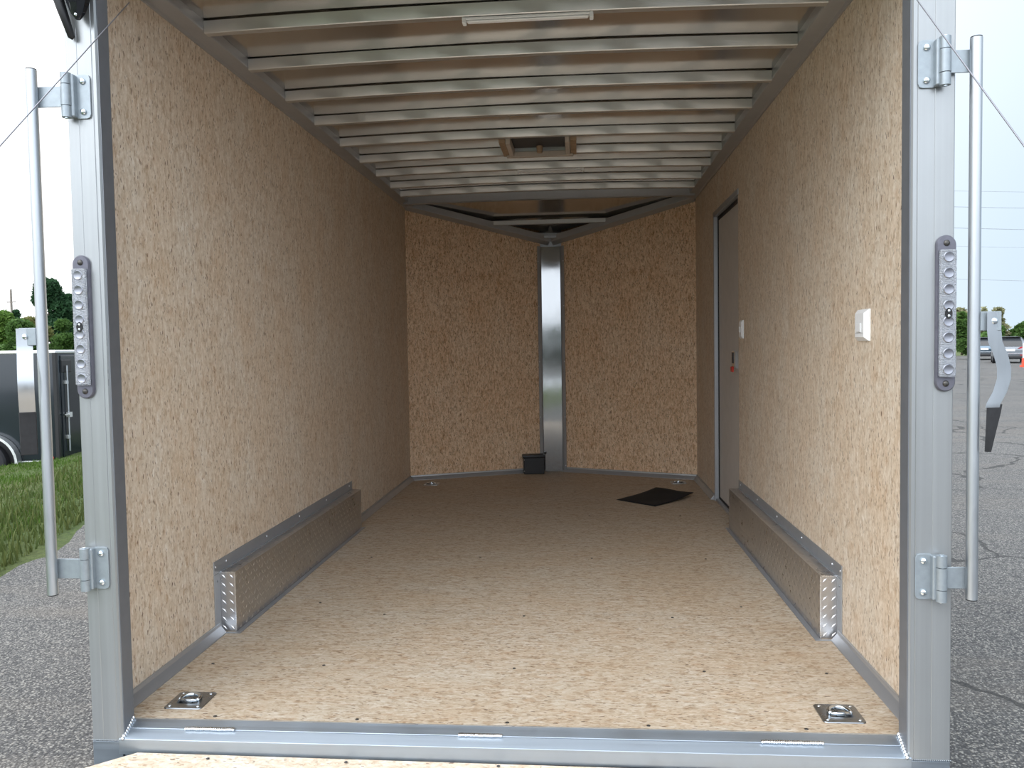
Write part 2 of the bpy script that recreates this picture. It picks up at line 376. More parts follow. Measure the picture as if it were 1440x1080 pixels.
tree(-34, 500, 425, 34, 60, 'mid', 'broadleaf_tree', 'green tree beyond the left edge of the frame', 5000, ground=ZL)
tree(22, 500, 431, 95, 26, 'dark', 'distant_tree', 'small dark tree standing far off beside the utility pole', 3000, ls=.2, ground=ZL)
# right side
tree(1353, 503, 437, 66, 34, 'mid', 'leafy_bush', 'green bush beside the right post', 5000, trunk=False, ground=GZ, cat='bush')
tree(1353, 503, 428, 84, 30, 'pale', 'pale_tree', 'thin pale tree directly right of the right post', 1400, ground=GZ)
tree(1384, 503, 430, 90, 24, 'pale', 'pale_tree', 'thin pale tree top behind the right pipe', 1500, ground=GZ)
tree(1404, 503, 430, 80, 34, 'pale', 'pale_tree', 'sparse pale tree above the silver SUV', 1700, ground=GZ)
tree(1400, 503, 462, 78, 56, 'mid', 'leafy_bush', 'green hedge bush behind the silver SUV', 6000, trunk=False, ground=GZ, cat='bush')
tree(1436, 503, 452, 80, 46, 'mid', 'leafy_bush', 'taller green bush at the right frame edge', 6000, trunk=False, ground=GZ, cat='bush')
tree(1472, 503, 446, 80, 50, 'mid', 'leafy_bush', 'green bush beyond the right frame edge', 3000, trunk=False, ground=GZ, cat='bush')
tree(1320, 503, 440, 80, 50, 'mid', 'leafy_bush', 'green bush hidden behind the right post', 3000, trunk=False, ground=GZ, cat='bush')

LEAF['far'] = leafmat('leaf_far', (.03, .06, .03), (.10, .15, .07))
for i, (x_, y_, h_, w_) in enumerate(((-34, -52, 5.2, 13), (-21, -56, 4.4, 14), (-9, -54, 5.0, 13), (3, -57, 4.2, 14), (15, -55, 5.1, 13), (28, -52, 4.5, 14), (41, -46, 5.2, 14))):
    rr = thing('hedgerow_bush', 'green bush of the hedgerow behind the viewer, mirrored in the nose panel', 'bush', (x_, y_, GZ), 0, 'hedgerow behind the viewer')
    V = []; Fc = []
    for k in range(2600):
        a = random.uniform(0, 2*PI); q = math.sqrt(random.random()); z = random.random(); top_ = h_*(1-.35*q*q)
        p = Vector((math.cos(a)*q*w_/2, math.sin(a)*q*1.6, z*top_)); u = Vector((random.gauss(0, 1), random.gauss(0, 1), random.gauss(0, 1))).normalized(); w = u.orthogonal().normalized(); l = random.uniform(.16, .34); kk = len(V)
        V += [p-u*l, p+w*l*.5, p+u*l, p-w*l*.5]; Fc.append((kk, kk+1, kk+2, kk+3))
    me = bpy.data.meshes.new('foliage'); me.from_pydata(V, [], Fc); me.materials.append(LEAF['far']); link(bpy.data.objects.new('foliage', me), rr)

# utility pole and wires
M_POLE = plain('pole_wood', (.22, .19, .17), .9, 0, .2, 5); M_WIRE = plain('wire_grey', (.22, .24, .28), .6, 0, .1, 5)
p = at(15, 407, 110)
r = thing('utility_pole', 'distant wooden utility pole with two crossarms left of the evergreen', 'pole', (p.x, p.y, ZL))
MB().tube([(0, 0, 0), (0, 0, p.z-ZL)], [.2, .13], 8).build('pole', M_POLE, r, smooth=True)
for dz in (-1.7,): MB().box(-.6, .6, -.06, .06, p.z-ZL+dz-.06, p.z-ZL+dz+.06).build('crossarm', M_POLE, r)
def wire(a, b, sag, label, rad=.02, group=None):
    m = MB(); m.tube([a.lerp(b, k/16)-Vector((0, 0, sag*4*(k/16)*(1-k/16))) for k in range(17)], rad, 5)
    tag(m.build('overhead_wire', M_WIRE, smooth='all'), label, 'wire', group)
pz = Vector((p.x, p.y, p.z-1.6))
wire(at(-260, 352, 60), at(330, 320, 60), .15, 'upper overhead wire crossing the sky at left', .012)
wire(at(-260, 378, 60), at(330, 356, 60), .15, 'lower overhead wire crossing the sky at left', .008)
wire(at(-200, 424, 110), pz-Vector((.35, .35, 0)), .8, 'wire running from the utility pole to the left', .025)
wire(Vector((p.x, p.y, p.z+.05)), at(300, 440, 90), .8, 'wire running from the utility pole towards the evergreen', .025)
for i, (y0, y1, rad, w_) in enumerate(((266, 267, .011, 'topmost'), (288, 290, .016, 'second from top'), (317, 321, .018, 'middle'), (343, 346, .009, 'second lowest'), (388, 394, .013, 'lowest'))):
    wire(at(1180, y0-2, 70), at(1620, y1+4, 70), .12, w_+' of the five overhead wires in the sky at right', rad)

# ---------------------------------------------------------------- black enclosed trailer on the grass
M_DARKBODY = plain('slate_body', (.020, .026, .032), .16, 0, .06, 2); M_ALW = metal('white_edge', (.86, .87, .88), .4, (5, 5, 5), .1, 0)
M_TYRE = plain('tyre', (.012, .012, .016), .7, 0, .2, 30); M_RIM = metal('rim', (.5, .5, .5), .35, (20, 20, 20), .1, 0)
D = 13.0
pr = at(84, 650, D)
ang = YAW+.03
r = thing('enclosed_trailer', 'dark slate enclosed cargo trailer parked on the grass at left', 'trailer', (pr.x, pr.y, ZL-.03), ang)
zb = pr.z-r.location.z; zt = at(84, 492, D).z-r.location.z
MB().box(-4.6, 0, 0, 2.0, zb, zt-.02, .04, 3).build('body', M_DARKBODY, r, smooth=True)
MB().box(-4.62, .015, -.012, 2.012, zt-.055, zt, .012).build('roof_trim', M_ALW, r)
MB().box(-.78, .01, -.012, 0.01, zb-.005, zb+.03, .004).build('lower_trim', M_ALW, r)
MB().box(-4.55, -1.9, -.012, 0.01, zb-.005, zb+.03, .004).build('lower_trim', M_ALW, r)
MB().box(-.05, .012, -.012, .05, zb, zt-.04, .006).build('corner_trim', M_BLACK, r)
for xs_ in (-.57, -1.8): MB().box(xs_, xs_+.005, -.006, .0, zb, zt-.06).build('panel_seam', M_BLACK, r)
MB().box(0, .02, .12, 1.88, zb+.05, zt-.09, .01).build('rear_door', M_DARKBODY, r)
bar = MB().tube([(.05, .24, zb+.15), (.05, .24, zt-.25)], .014, 8).build('lock_bar', M_PIPE, r, smooth=True)
MB().box(.03, .09, .2, .28, zb+.7, zb+.78).box(.05, .08, .12, .3, zb+.735, zb+.755).build('handle', M_ALW, bar)
for z_ in (zb+.35, zt-.55): MB().box(.0, .05, .2, .28, z_, z_+.06, .005).build('bracket', M_ALW, bar)
MB().box(.015, .03, .12, .42, zt-.36, zt-.16, .008).build('vent', M_BLACK, r)
MB().box(-.18, -.08, -.02, -.008, zb+.04, zb+.09, .004).build('reflector', M_RED, r)
cx = -1.05
m = MB()
rg = []
for rr_, y_ in ((.43, -.012), (.47, -.012), (.47, -.14), (.43, -.14)):
    rg.append([(cx+math.cos(a)*rr_, y_, .33+math.sin(a)*rr_) for a in [k*PI/20 for k in range(21)]])
for k in range(20):
    for q in range(4):
        a, b = rg[q], rg[(q+1) % 4]; m.quad(a[k], a[k+1], b[k+1], b[k])
m.build('fender', M_ALW, r)
mm = MB(); mm.prism([(cx+math.cos(k*PI/20)*.46, -.002, .33+math.sin(k*PI/20)*.46) for k in range(21)], (0, -.012, 0)).build('wheel_well', M_BLACK, r)
def wheel(parent, x, y, z, R_, w, side=-1):
    m = MB(); prof = [(R_*.62, -w/2), (R_*.93, -w/2), (R_, -w*.36), (R_, w*.36), (R_*.93, w/2), (R_*.62, w/2)]
    m.loft([[(x+math.cos(a)*pr_, y+py, z+math.sin(a)*pr_) for a in [2*PI*k/28 for k in range(28)]] for pr_, py in prof], True, True)
    o = m.build('wheel', M_TYRE, parent, smooth=True)
    m = MB(); m.loft([[(x+math.cos(a)*q, y+side*yy, z+math.sin(a)*q) for a in [2*PI*k/28 for k in range(28)]] for q, yy in ((R_*.64, w*.5), (R_*.6, w*.52), (R_*.5, w*.40), (R_*.2, w*.44), (R_*.08, w*.5))], True, True)
    for k in range(6):
        a = 2*PI*k/6; m.tube([(x+math.cos(a)*R_*.1, y+side*w*.47, z+math.sin(a)*R_*.1), (x+math.cos(a)*R_*.6, y+side*w*.5, z+math.sin(a)*R_*.6)], R_*.06, 6)
    m.build('rim', M_RIM, o, smooth=True)
wheel(r, cx-.05, -.05, .33, .34, .2); wheel(r, cx-.05, 2.05, .33, .34, .2, 1); wheel(r, cx-.95, -.05, .33, .34, .2)
MB().box(-4.4, -.2, .3, 1.7, zb-.15, zb+.02).box(cx-.1, cx, .0, 2.0, .28, .38).build('chassis', M_BLACK, r)

# ---------------------------------------------------------------- cars and the traffic drum
M_SILVER = plain('silver_paint', (.20, .22, .245), .35, .3, .03, 3); M_GLASS = plain('dark_glass', (.015, .018, .022), .06, 0, .1, 3)
M_TAIL = plain('tail_light_red', (.45, .02, .03), .15, 0, .1, 10); M_BLUECAR = plain('grey_blue_paint', (.10, .14, .18), .2, .6, .03, 3)
def suv(name, label, loc, rz, paint, Lg=4.75):
    r = thing(name, label, 'car', loc, rz)
    # rear faces local -Y, width along X
    st = [(-2.38, .55, .74, .55, .84, .78), (-2.33, .38, .92, .60, 1.06, .84), (-2.18, .30, .96, .72, 1.45, .80), (-1.75, .28, .965, .80, 1.70, .66), (-.8, .27, .965, .90, 1.745, .66), (.2, .27, .965, .92, 1.72, .66), (.75, .27, .965, .93, 1.50, .68), (1.15, .28, .96, .90, 1.12, .76), (2.0, .30, .93, .85, .98, .72), (2.33, .40, .80, .60, .80, .62)]
    rings = []
    for (y, z0, w, zs, zt_, wt) in st:
        zm = min(1.02, zt_-.02)
        rings.append([(-w*.85, y, z0), (-w, y, z0+.16), (-w, y, max(zm-.25, z0+.2)), (-w*.97, y, zm), (-(w+wt)/2*.99, y, (zm+zt_)/2), (-wt, y, zt_-.05), (-wt*.7, y, zt_),
                      (wt*.7, y, zt_), (wt, y, zt_-.05), ((w+wt)/2*.99, y, (zm+zt_)/2), (w*.97, y, zm), (w, y, max(zm-.25, z0+.2)), (w, y, z0+.16), (w*.85, y, z0)])
    b = MB().loft(rings).build('body', paint, r, smooth=True)
    m = MB()
    for (ya, za, wa, yb2, zb2, wb) in ((-2.355, 1.10, .68, -2.235, 1.44, .64), (-2.235, 1.44, .64, -2.0, 1.60, .56)):
        m.prism([(-wa, ya, za), (wa, ya, za), (wb, yb2, zb2), (-wb, yb2, zb2)], (0, .06, -.01))
    m.build('rear_window', M_GLASS, r)
    MB().box(-.62, .62, -2.02, -1.6, 1.68, 1.73, .015).build('spoiler', M_BLACK, r)
    for s in (-1, 1):
        MB().prism([(s*.885, -1.7, 1.08), (s*.93, .85, 1.06), (s*.80, .35, 1.52), (s*.775, -1.5, 1.58)], (s*.03, 0, 0)).build('side_window', M_GLASS, r)
        MB().prism([(s*.40, -2.41, .95), (s*.95, -2.25, .98), (s*.95, -2.22, 1.10), (s*.55, -2.38, 1.06)], (0, .14, 0)).build('tail_light', M_TAIL, r)
        MB().prism([(s*.55, -2.42, .50), (s*.80, -2.37, .50), (s*.80, -2.37, .56), (s*.55, -2.42, .56)], (0, .1, 0)).build('reflector', M_TAIL, r)
        wheel(r, s*.86, 0, 0, .36, .24, s) if False else None
    MB().box(-.84, .84, -2.43, -2.2, .28, .52, .05, 2).build('bumper', M_BLACK, r, smooth=True)
    MB().box(-.26, .26, -2.41, -2.34, .78, .92, .01).build('licence_plate', M_WHITE, r)
    MB().box(-.8, .8, -2.415, -2.3, .60, .635, .008).build('chrome_strip', M_CHROME, r)
    for s in (-1, 1):
        for y in (-1.45, 1.4):
            m = MB(); prof = [(.23, -.12), (.34, -.12), (.36, -.09), (.36, .09), (.34, .12), (.23, .12)]
            m.loft([[(s*.86+px, y+math.cos(a)*q, .36+math.sin(a)*q) for a in [2*PI*k/24 for k in range(24)]] for q, px in prof])
            w = m.build('wheel', M_TYRE, r, smooth=True)
            m = MB(); m.loft([[(s*(.86+px), y+math.cos(a)*q, .36+math.sin(a)*q) for a in [2*PI*k/24 for k in range(24)]] for q, px in ((.235, .122), (.20, .10), (.05, .115))])
            m.build('rim', M_RIM, w, smooth=True)
    return r
p = at(1418, 509, 55)
suv('suv', 'silver SUV seen from behind on the far side of the lot', (p.x, p.y, GZ), -.42, M_SILVER)
p = at(1402, 505, 63)
suv('parked_car', 'grey-blue car mostly hidden behind the right pipe', (p.x, p.y+1.5, GZ), -.52, M_BLUECAR)
p = on_ground(1445, 516, GZ)
t = NT('drum_orange'); M_ORANGE = plain('drum_orange', (.75, .09, .04), .5, 0, .05, 10)
r = thing('traffic_drum', 'orange and white traffic drum at the right frame edge', 'traffic drum', (p.x, p.y, GZ))
m = MB(); m.loft([[(math.cos(a)*q, math.sin(a)*q, z) for a in [2*PI*k/20 for k in range(20)]] for q, z in ((.38, 0), (.38, .1), (.29, .12), (.28, .50))]); m.build('base', M_ORANGE, r, smooth=True)
m = MB(); m.loft([[(math.cos(a)*q, math.sin(a)*q, z) for a in [2*PI*k/20 for k in range(20)]] for q, z in ((.25, .50), (.24, 1.28), (.2, 1.36))]); m.build('barrel', M_WHITE, r, smooth=True)

# ---------------------------------------------------------------- trailer shell
WX, YN, H = 1.22, 4.48, 2.36
NX, NY = 0.095, 4.955                       # nose panel half width and depth
def st(o): return tag(o, kind='structure')
floor = st(MB().prism([(-WX-.04, -.058, -.03), (WX+.04, -.058, -.03), (WX+.04, YN+.02, -.03), (.12, NY+.08, -.03), (-.12, NY+.08, -.03), (-WX-.04, YN+.02, -.03)], (0, 0, .03)).build('floor', M_FLOOR))
st(MB().box(-WX-.05, -WX, -.06, YN+.02, 0, H+.03).build('wall_left', M_WALL_L))
DY0, DY1, DZ = 2.665, 3.545, 2.055           # door opening
rw = MB(); rw.box(WX, WX+.05, -.06, DY0, 0, H+.03).box(WX, WX+.05, DY1, YN+.02, 0, H+.03).box(WX, WX+.05, DY0, DY1, DZ, H+.03)
st(rw.build('wall_right', M_WALL_R))
# outer skins and undercarriage so nothing leaks
MB().box(-1.27, 1.27, -.05, YN, -.14, -.032).build('trailer_frame', M_BLACK); st(bpy.data.objects['trailer_frame'])
# nose walls: local x runs along the wall
def nose_wall(name, s):
    a = Vector((s*WX, YN, 0)); b = Vector((s*NX, NY, 0)); d = b-a; ln = d.length
    e = bpy.data.objects.new
    th = math.atan2(d.y, d.x) if s < 0 else math.atan2(-d.y, -d.x)
    org = a if s < 0 else b
    z0, z1 = (H, 2.135) if s < 0 else (2.135, H)
    m = MB().prism([(0, 0, 0), (ln, 0, 0), (ln, 0, z1), (0, 0, z0)], (0, .04, 0)); o = m.build(name, M_NOSE)
    o.location = org; o.rotation_euler = (0, 0, th); return st(o)
nose_wall('wall_nose_left', -1); nose_wall('wall_nose_right', 1)
def zroof(y): return 2.375 if y < YN else 2.375-(y-YN)/(NY+.03-YN)*.235
# roof skin: gently crowned
CR = .018
def crown(x): return CR*(1-(x/WX)**2)
m = MB(); xs = [-WX-.05+(2*WX+.1)*k/16 for k in range(17)]; ys = [-.1]+[k*.2 for k in range(0, 22)]+[4.32, 4.46]
g = [[m.b.verts.new((x, y, 2.375+crown(x)+.0015*math.sin(y*7+x*3))) for x in xs] for y in ys]
for j in range(len(ys)-1):
    for i in range(16): m.b.faces.new((g[j][i], g[j][i+1], g[j+1][i+1], g[j+1][i]))
sk = st(m.build('ceiling', M_SKIN, smooth='all', fix=False)); sm = sk.modifiers.new('s', 'SOLIDIFY'); sm.thickness = .02; sm.offset = 1
m = MB(); m.prism([(-WX-.02, YN-.03, 2.385), (WX+.02, YN-.03, 2.385), (.14, NY+.05, 2.14), (-.14, NY+.05, 2.14)], (0, 0, .02))
st(m.build('ceiling_nose', M_SKIN))

st(MB().box(-.17, .17, NY+.014, NY+.07, 0, 2.17).build('wall_nose_front', M_TRIM))
# corner trims
def trim(name, prof, a, b, mat=M_TRIM):
    """profile points (u towards room, v up) swept from a to b; u direction is horizontal left normal"""
    a = Vector(a); b = Vector(b); d = (b-a); d.z = 0; d.normalize(); n = Vector((-d.y, d.x, 0))
    m = MB(); m.loft([[p + n*u + Vector((0, 0, v)) for u, v in prof] for p in (a, b)]); return st(m.build(name, mat, bevel=.0015))
cove = [(0, 0), (.032, 0), (.032, .004), (.010, .030), (.008, .042), (0, .042)]
FY0, FY1 = .72, 2.64
trim('trim_1', cove, (-WX, FY0-.02, 0), (-WX, -.05, 0)); trim('trim_2', cove, (-WX, YN, 0), (-WX, FY1, 0))
trim('trim_3', cove, (WX, -.05, 0), (WX, FY0-.02, 0)); trim('trim_4', cove, (WX, DY1+.03, 0), (WX, YN, 0))
trim('trim_5', cove, (-NX, NY, 0), (-WX, YN, 0)); trim('trim_6', cove, (WX, YN, 0), (NX, NY, 0))
topc = [(0, -.004), (.010, -.006), (.018, .001), (.080, .002), (.083, .006), (.083, .043), (0, .043)]
tz = 2.336
trim('trim_7', topc, (-WX, YN, tz), (-WX, -.05, tz)); trim('trim_8', topc, (WX, -.05, tz), (WX, YN, tz))
ncv = [(0, -.030), (.012, -.030), (.06, -.004), (.06, .05), (0, .06)]
trim('trim_9', ncv, (-NX*.3, NY+.02, 2.075), (-WX, YN, 2.345)); trim('trim_10', ncv, (WX, YN, 2.345), (NX*.3, NY+.02, 2.075))
# header above the rear opening and rear sill
hd = MB().box(-1.3, 1.3, -.12, -.03, 2.31, 2.46, .004).build('rear_header', M_POST); tag(hd, 'aluminium header beam above the rear opening', 'header')
sill = thing('rear_sill', 'aluminium threshold sill between the OSB floor and the ramp', 'sill', (0, -.055, 0))
m = MB(); m.prism([(-1.165, 0, .001), (-1.165, -.035, -.016), (-1.165, -.036, -.035), (-1.165, 0, -.035)], (2.33, 0, 0)); m.build('inner_plate', M_SILL, sill, bevel=.001)
m = MB(); m.prism([(-1.165, -.036, -.0175), (-1.165, -.068, -.036), (-1.165, -.070, -.082), (-1.165, -.036, -.082)], (2.33, 0, 0)); m.build('outer_plate', M_SILL, sill, bevel=.001)
for xc, lw in ((-.892, .15), (-.06, .125), (.845, .17)):
    m = MB(); n_ = 26
    for k in range(n_): m.sphere((xc+(k/(n_-1)-.5)*lw, -.036+random.uniform(-.001, .001), -.0125), .0075, (.7, 1.1, .62), 8, 6)
    tag(m.build('weld_bead', M_WELD, sill, smooth='all'))
for s in (-1, 1):
    m = MB()
    for k in range(9): m.sphere((s*1.152, -.006-.062*k/8, .004-.038*k/8), .006, (1, 1, 1), 8, 6)
    m.build('weld_bead', M_WELD, sill, smooth='all')
tag(MB().box(-1.150, 1.153, -.118, -.056, -.30, -.0835, .002).build('rear_bumper', M_SILL), 'aluminium cross member below the threshold', 'bumper')

# ramp (lowered door): OSB face, bevelled upper corners
ramp = thing('ramp_door', 'lowered OSB-faced ramp door reaching down from the sill', 'ramp', (0, -.135, -.070))
def rp(x, y): return Vector((x, y, y*.155-.006*(x+1.1)))
pl = [rp(-1.10, 0), rp(1.10, 0), rp(1.235, -.085), rp(1.235, -2.3), rp(-1.235, -2.3), rp(-1.235, -.085)]
MB().prism(pl[::-1], (0, 0, -.012)).build('ramp_board', M_RAMP, ramp)
MB().prism([q+Vector((0, 0, -.013)) for q in pl[::-1]], (0, 0, -.035)).build('ramp_frame', M_SILL, ramp)
def screw_head(x, y, z, r_, mat, parent, name, axis='z'):
    m = MB(); m.sphere((0, 0, 0), r_, (1, 1, .35), 10, 6); o = m.build(name, mat, parent, smooth='all'); o.location = (x, y, z)
    return o
s0 = screw_head(-.45, -.02, -.002, .0055, M_SCREW, ramp, 'screw')
for x in (-.87, 0, .45, .88):
    c = s0.copy(); C.objects.link(c); c.location.x = x
f0 = None
for (y_, xs_) in ((-.035, (-.90, -.448, .016, .44, .90)), (.384, (-1.1, -.686, .004, .666, 1.08)), (.95, (-.6, .0, .62)), (1.1, (-.93, .93)), (1.9, (-.9, -.3, .3, .9)), (3.0, (-.9, -.3, .3, .9)), (3.9, (-.6, .2))):
    for x_ in xs_:
        if f0 is None: f0 = screw_head(x_, y_, .0005, .0062, M_SCREW, floor, 'floor_screw')
        else: c = f0.copy(); C.objects.link(c); c.location = (x_, y_, .0005)

# ---------------------------------------------------------------- rear corner posts
def post(s, xin, xout, label):
    r = thing('corner_post', label, 'post', ((xin+xout)/2, -.09, -.04))
    w = abs(xout-xin)/2; b = r.location
    m = MB(); prof = [(-w, .03), (-w, -.026), (-w+.004, -.03), (s*-(w-.022) if s > 0 else -w+.022, -.03)]
    x0, x1 = -w, w
    zt_ = 2.348
    inn = -w if s > 0 else w                      # inner side local x
    sg = 1 if s > 0 else -1
    P = [(inn, .032), (inn, -.024), (inn+sg*.004, -.030), (inn+sg*.014, -.030), (inn+sg*.0155, -.0285), (inn+sg*.017, -.030), (inn+sg*.060, -.030), (inn+sg*.061, -.0292), (inn+sg*.062, -.030),
         (-inn-sg*.003, -.030), (-inn, -.027), (-inn, .032)]
    m.loft([[(px, py, z) for px, py in P] for z in (0.0, zt_)]); m.build('post_tube', M_POST, r)
    MB().box(*sorted((inn-sg*.0005, inn-sg*.0025)), -.0245, .032, .002, zt_).build('inner_face', M_INNER, r)
    MB().box(x0, x1, -.030, .03, -.26, -.004, .002).build('post_foot', M_SILL, r)
    mw = MB()
    for k in range(22): mw.sphere((x0+(x1-x0)*k/21, -.031, -.001), .0028, (1, .8, .7), 6, 5)
    mw.build('weld_bead', M_ZINC, r, smooth='all')
    return r
post(-1, -1.153, -1.250, 'left aluminium corner post beside the grass')
post(1, 1.156, 1.270, 'right aluminium corner post beside the parking lot')
st(MB().box(-1.30, -1.25, -.06, YN, -.2, 2.42, .004).build('wall_outer_left', M_BLACK)) if False else None
# return fillers between post and wall
trim('trim_11', [(0, 0), (.05, 0), (.05, 2.31), (0, 2.31)], (-1.235, -.04, 0), (-1.235, -.058, 0)) if False else None

# marker lights
def marker_light(x, zc, label):
    r = thing('led_marker_light', label, 'light', (x, -.1205, zc))
    h, w = .213, .0265
    def cap(hh, ww, y0, y1, top=0):
        out = []
        for k in range(17): a = PI*k/16; out.append((math.cos(a)*ww, hh-ww+math.sin(a)*ww))
        for k in range(17): a = PI+PI*k/16; out.append((math.cos(a)*ww, -hh+ww+math.sin(a)*ww))
        return [(px, y0, pz) for px, pz in out]
    MB().loft([cap(h, w, 0, 0), cap(h, w, -.006, 0), cap(h-.003, w-.003, -.010, 0)]).build('housing', M_HINGE_D, r, smooth=True)
    MB().box(-w+.006, w-.006, -.0108, -.0095, -h+.045, h-.045).build('reflector', M_REFL, r)
    MB().box(-w+.0045, w-.0045, -.024, -.0112, -h+.040, h-.040, .005, 3).build('lens', M_LENS, r, smooth=True)
    for k in range(8):
        z = -.152+.0435*k
        m = MB(); m.loft([[(math.cos(a)*q, y, z+math.sin(a)*q) for a in [2*PI*j/18 for j in range(18)]] for q, y in ((.0145, -.0242), (.0125, -.0262), (.0105, -.0256), (.005, -.0245))]); m.build('led', M_LEDRING, r, smooth=True)
    m = MB(); m.loft([[(math.cos(a)*q*.62, y, .0+math.sin(a)*q) for a in [2*PI*j/18 for j in range(18)]] for q, y in ((.0155, -.0245), (.0145, -.0275), (.012, -.0265))]); m.build('center_lamp', M_RUB, r, smooth=True)
    for z in (-.007, .007): MB().sphere((0, -.0275, z), .0042, (1, .5, 1), 8, 6).build('diode', M_BOLT, r, smooth='all')
    for z in (-h+.022, h-.022): MB().sphere((0, -.0105, z), .0085, (1, .5, 1), 12, 8).build('screw', M_SCREW, r, smooth='all')
    return r
M_HINGE_D = plain('lamp_housing', (.13, .13, .16), .35, .3, .1, 60)
M_LEDRING = metal('led_ring', (.30, .31, .35), .4, (60, 60, 60), .1, 0)
marker_light(-1.2225, 1.217, 'clear LED strip light mounted upright on the left post')
marker_light(1.2455, 1.209, 'clear LED strip light mounted upright on the right post')

# lock bars with hinges and handles
def lock_bar(s, label, pipe_x, barrel_x, zc1, zc2, z0, z1, hz, hrot):
    Y = -.150
    r = thing('lock_bar', label, 'door bar', (pipe_x, Y, z0))
    MB().tube([(0, 0, 0), (0, 0, z1-z0)], .0155, 20).build('pipe', M_PIPE, r, smooth=True)
    for z in (0, z1-z0): MB().tube([(0, 0, z-.003), (0, 0, z+.003)], .0145, 20).build('end_cap', M_RUB, r, smooth=True)
    bx = barrel_x-pipe_x
    for zc in (zc1, zc2):
        z = zc-z0
        px0 = bx-s*.012; px1 = bx-s*.062
        m = MB(); hw = .064; c_ = .012
        a, b = sorted((px0, px1))
        m.prism([(a, .0245, z-hw+c_), (a+c_*.3, .0245, z-hw+.003), (a+c_, .0245, z-hw), (b-c_, .0245, z-hw), (b-c_*.3, .0245, z-hw+.003), (b, .0245, z-hw+c_), (b, .0245, z+hw-c_), (b-c_*.3, .0245, z+hw-.003), (b-c_, .0245, z+hw), (a+c_, .0245, z+hw), (a+c_*.3, .0245, z+hw-.003), (a, .0245, z+hw-c_)], (0, .005, 0))
        lo, hi = sorted((bx, bx-s*.022))
        m.box(lo, hi, .006, .0295, z-hw+.002, z+hw-.002, .003)
        hg = m.build('hinge_plate', M_HINGE, r, bevel=.0008)
        for k, (q0, q1) in enumerate(((-hw, -.032), (-.030, .030), (.032, hw))):
            MB().tube([(bx, .006, z+q0), (bx, .006, z+q1)], .0145 if k != 1 else .015, 18).build('knuckle', M_HINGE, hg, smooth=True)
        MB().tube([(bx, .004, z-hw-.003), (bx, .004, z+hw+.003)], .006, 12).build('hinge_pin', M_BOLT, hg, smooth=True)
        for dz in (-.044, .044):
            q = MB().sphere((bx-s*.040, .0225, z+dz), .0095, (1, .62, 1), 16, 8); q.build('bolt', M_BOLT, hg, smooth='all')
        a, b = sorted((bx+s*.006, s*.018))
        m = MB().box(a, b, .0135, .018, z-.03, z+.03, .001)
        m.build('hinge_strap', M_HINGE, r, smooth=True)
    # handle: bracket plate on the pipe, curved strip, rubber grip
    z = hz-z0; a, b = sorted((s*.012, s*.066))
    MB().box(a, b, -.012, -.007, z, z+.052, .0015).build('handle_bracket', M_HINGE, r)
    m = MB(); m.sphere((s*.046, -.0135, z+.026), .0095, (1, .6, 1), 14, 8); m.build('bolt', M_BOLT, r, smooth='all')
    ca, sa = math.cos(hrot), math.sin(hrot)   # the handle swings about the bar
    ctr = Vector((s*.046, -.014, z))
    wd = Vector((ca, sa, 0)); bd = Vector((.55, -.83, 0))
    if s > 0: bd = Vector((.92, .38, 0))
    gr = [(-.003, -.197), (-.005, -.22), (-.008, -.27), (-.012, -.325)] if s < 0 else [(.004, -.197), (.001, -.22), (-.008, -.27), (-.018, -.325)]
    gw = .0225 if s < 0 else [.020, .018, .012, .006]
    path = [(0.000, .05), (.0, .0), (.004, -.03), (.024, -.065), (.036, -.10), (.036, -.13), (.022, -.165), (.0, -.196), (-.004, -.206)]
    def strip(path, hw, th):
        rg = []
        for i, (u, zz) in enumerate(path):
            p0 = path[max(i-1, 0)]; p1 = path[min(i+1, len(path)-1)]; du, dz = p1[0]-p0[0], p1[1]-p0[1]; ln = math.hypot(du, dz); nu, nz = -dz/ln, du/ln
            c = ctr+bd*u+Vector((0, 0, zz)); nv = bd*nu+Vector((0, 0, nz)); w_ = hw if not isinstance(hw, list) else hw[i]
            rg.append([c+wd*w_+nv*th, c-wd*w_+nv*th, c-wd*w_-nv*th, c+wd*w_-nv*th])
        return rg
    hd_ = MB().loft(strip(path, .021, .0018)).build('handle', M_PIPE, r, smooth=True)
    MB().loft(strip(gr, gw, .006)).build('grip', M_RUB, hd_, smooth=True, bevel=.002)
    return r
lock_bar(-1, 'galvanised lock bar hinged on the left post with flat handle', -1.337, -1.236, 1.893, .492, .418, 1.968, 1.165, .585)
lock_bar(1, 'galvanised lock bar hinged on the right post with curved handle', 1.309, 1.232, 1.882, .482, .428, 1.937, 1.160, .30)

# glossy black load light at the top of the left post
r = thing('load_light', 'glossy black load light at the top of the left post', 'light', (-1.215, -.134, 2.06))
MB().tube([(.0, 0.004, 0.0), (-.004, 0, .004), (-.022, -.014, .08), (-.045, -.02, .17), (-.06, -.02, .26)], [.006, .010, .014, .018, .02], 14).build('arm', M_BLACK, r, smooth='all')
m = MB()
m.loft([[(.030+math.cos(a)*q*.9, -.018+math.sin(a)*q*.8, z) for a in [2*PI*k/8+PI/8 for k in range(8)]] for q, z in ((.008, .045), (.022, .062), (.034, .09), (.046, .14), (.05, .26))])
m.build('lamp_housing', M_GLOSS if 'M_GLOSS' in globals() else plain('gloss_black', (.012, .014, .018), .08, 0, .1, 10), r, smooth=True)
m = MB(); m.prism([(.012, -.052, .10), (.046, -.052, .088), (.05, -.062, .2), (-.008, -.062, .2)], (0, -.004, 0)); m.build('lamp_lens', M_LENS, r)
MB().sphere((.030, -.030, .055), .005, (1, .6, 1), 10, 8).build('screw', M_BOLT, r, smooth='all')

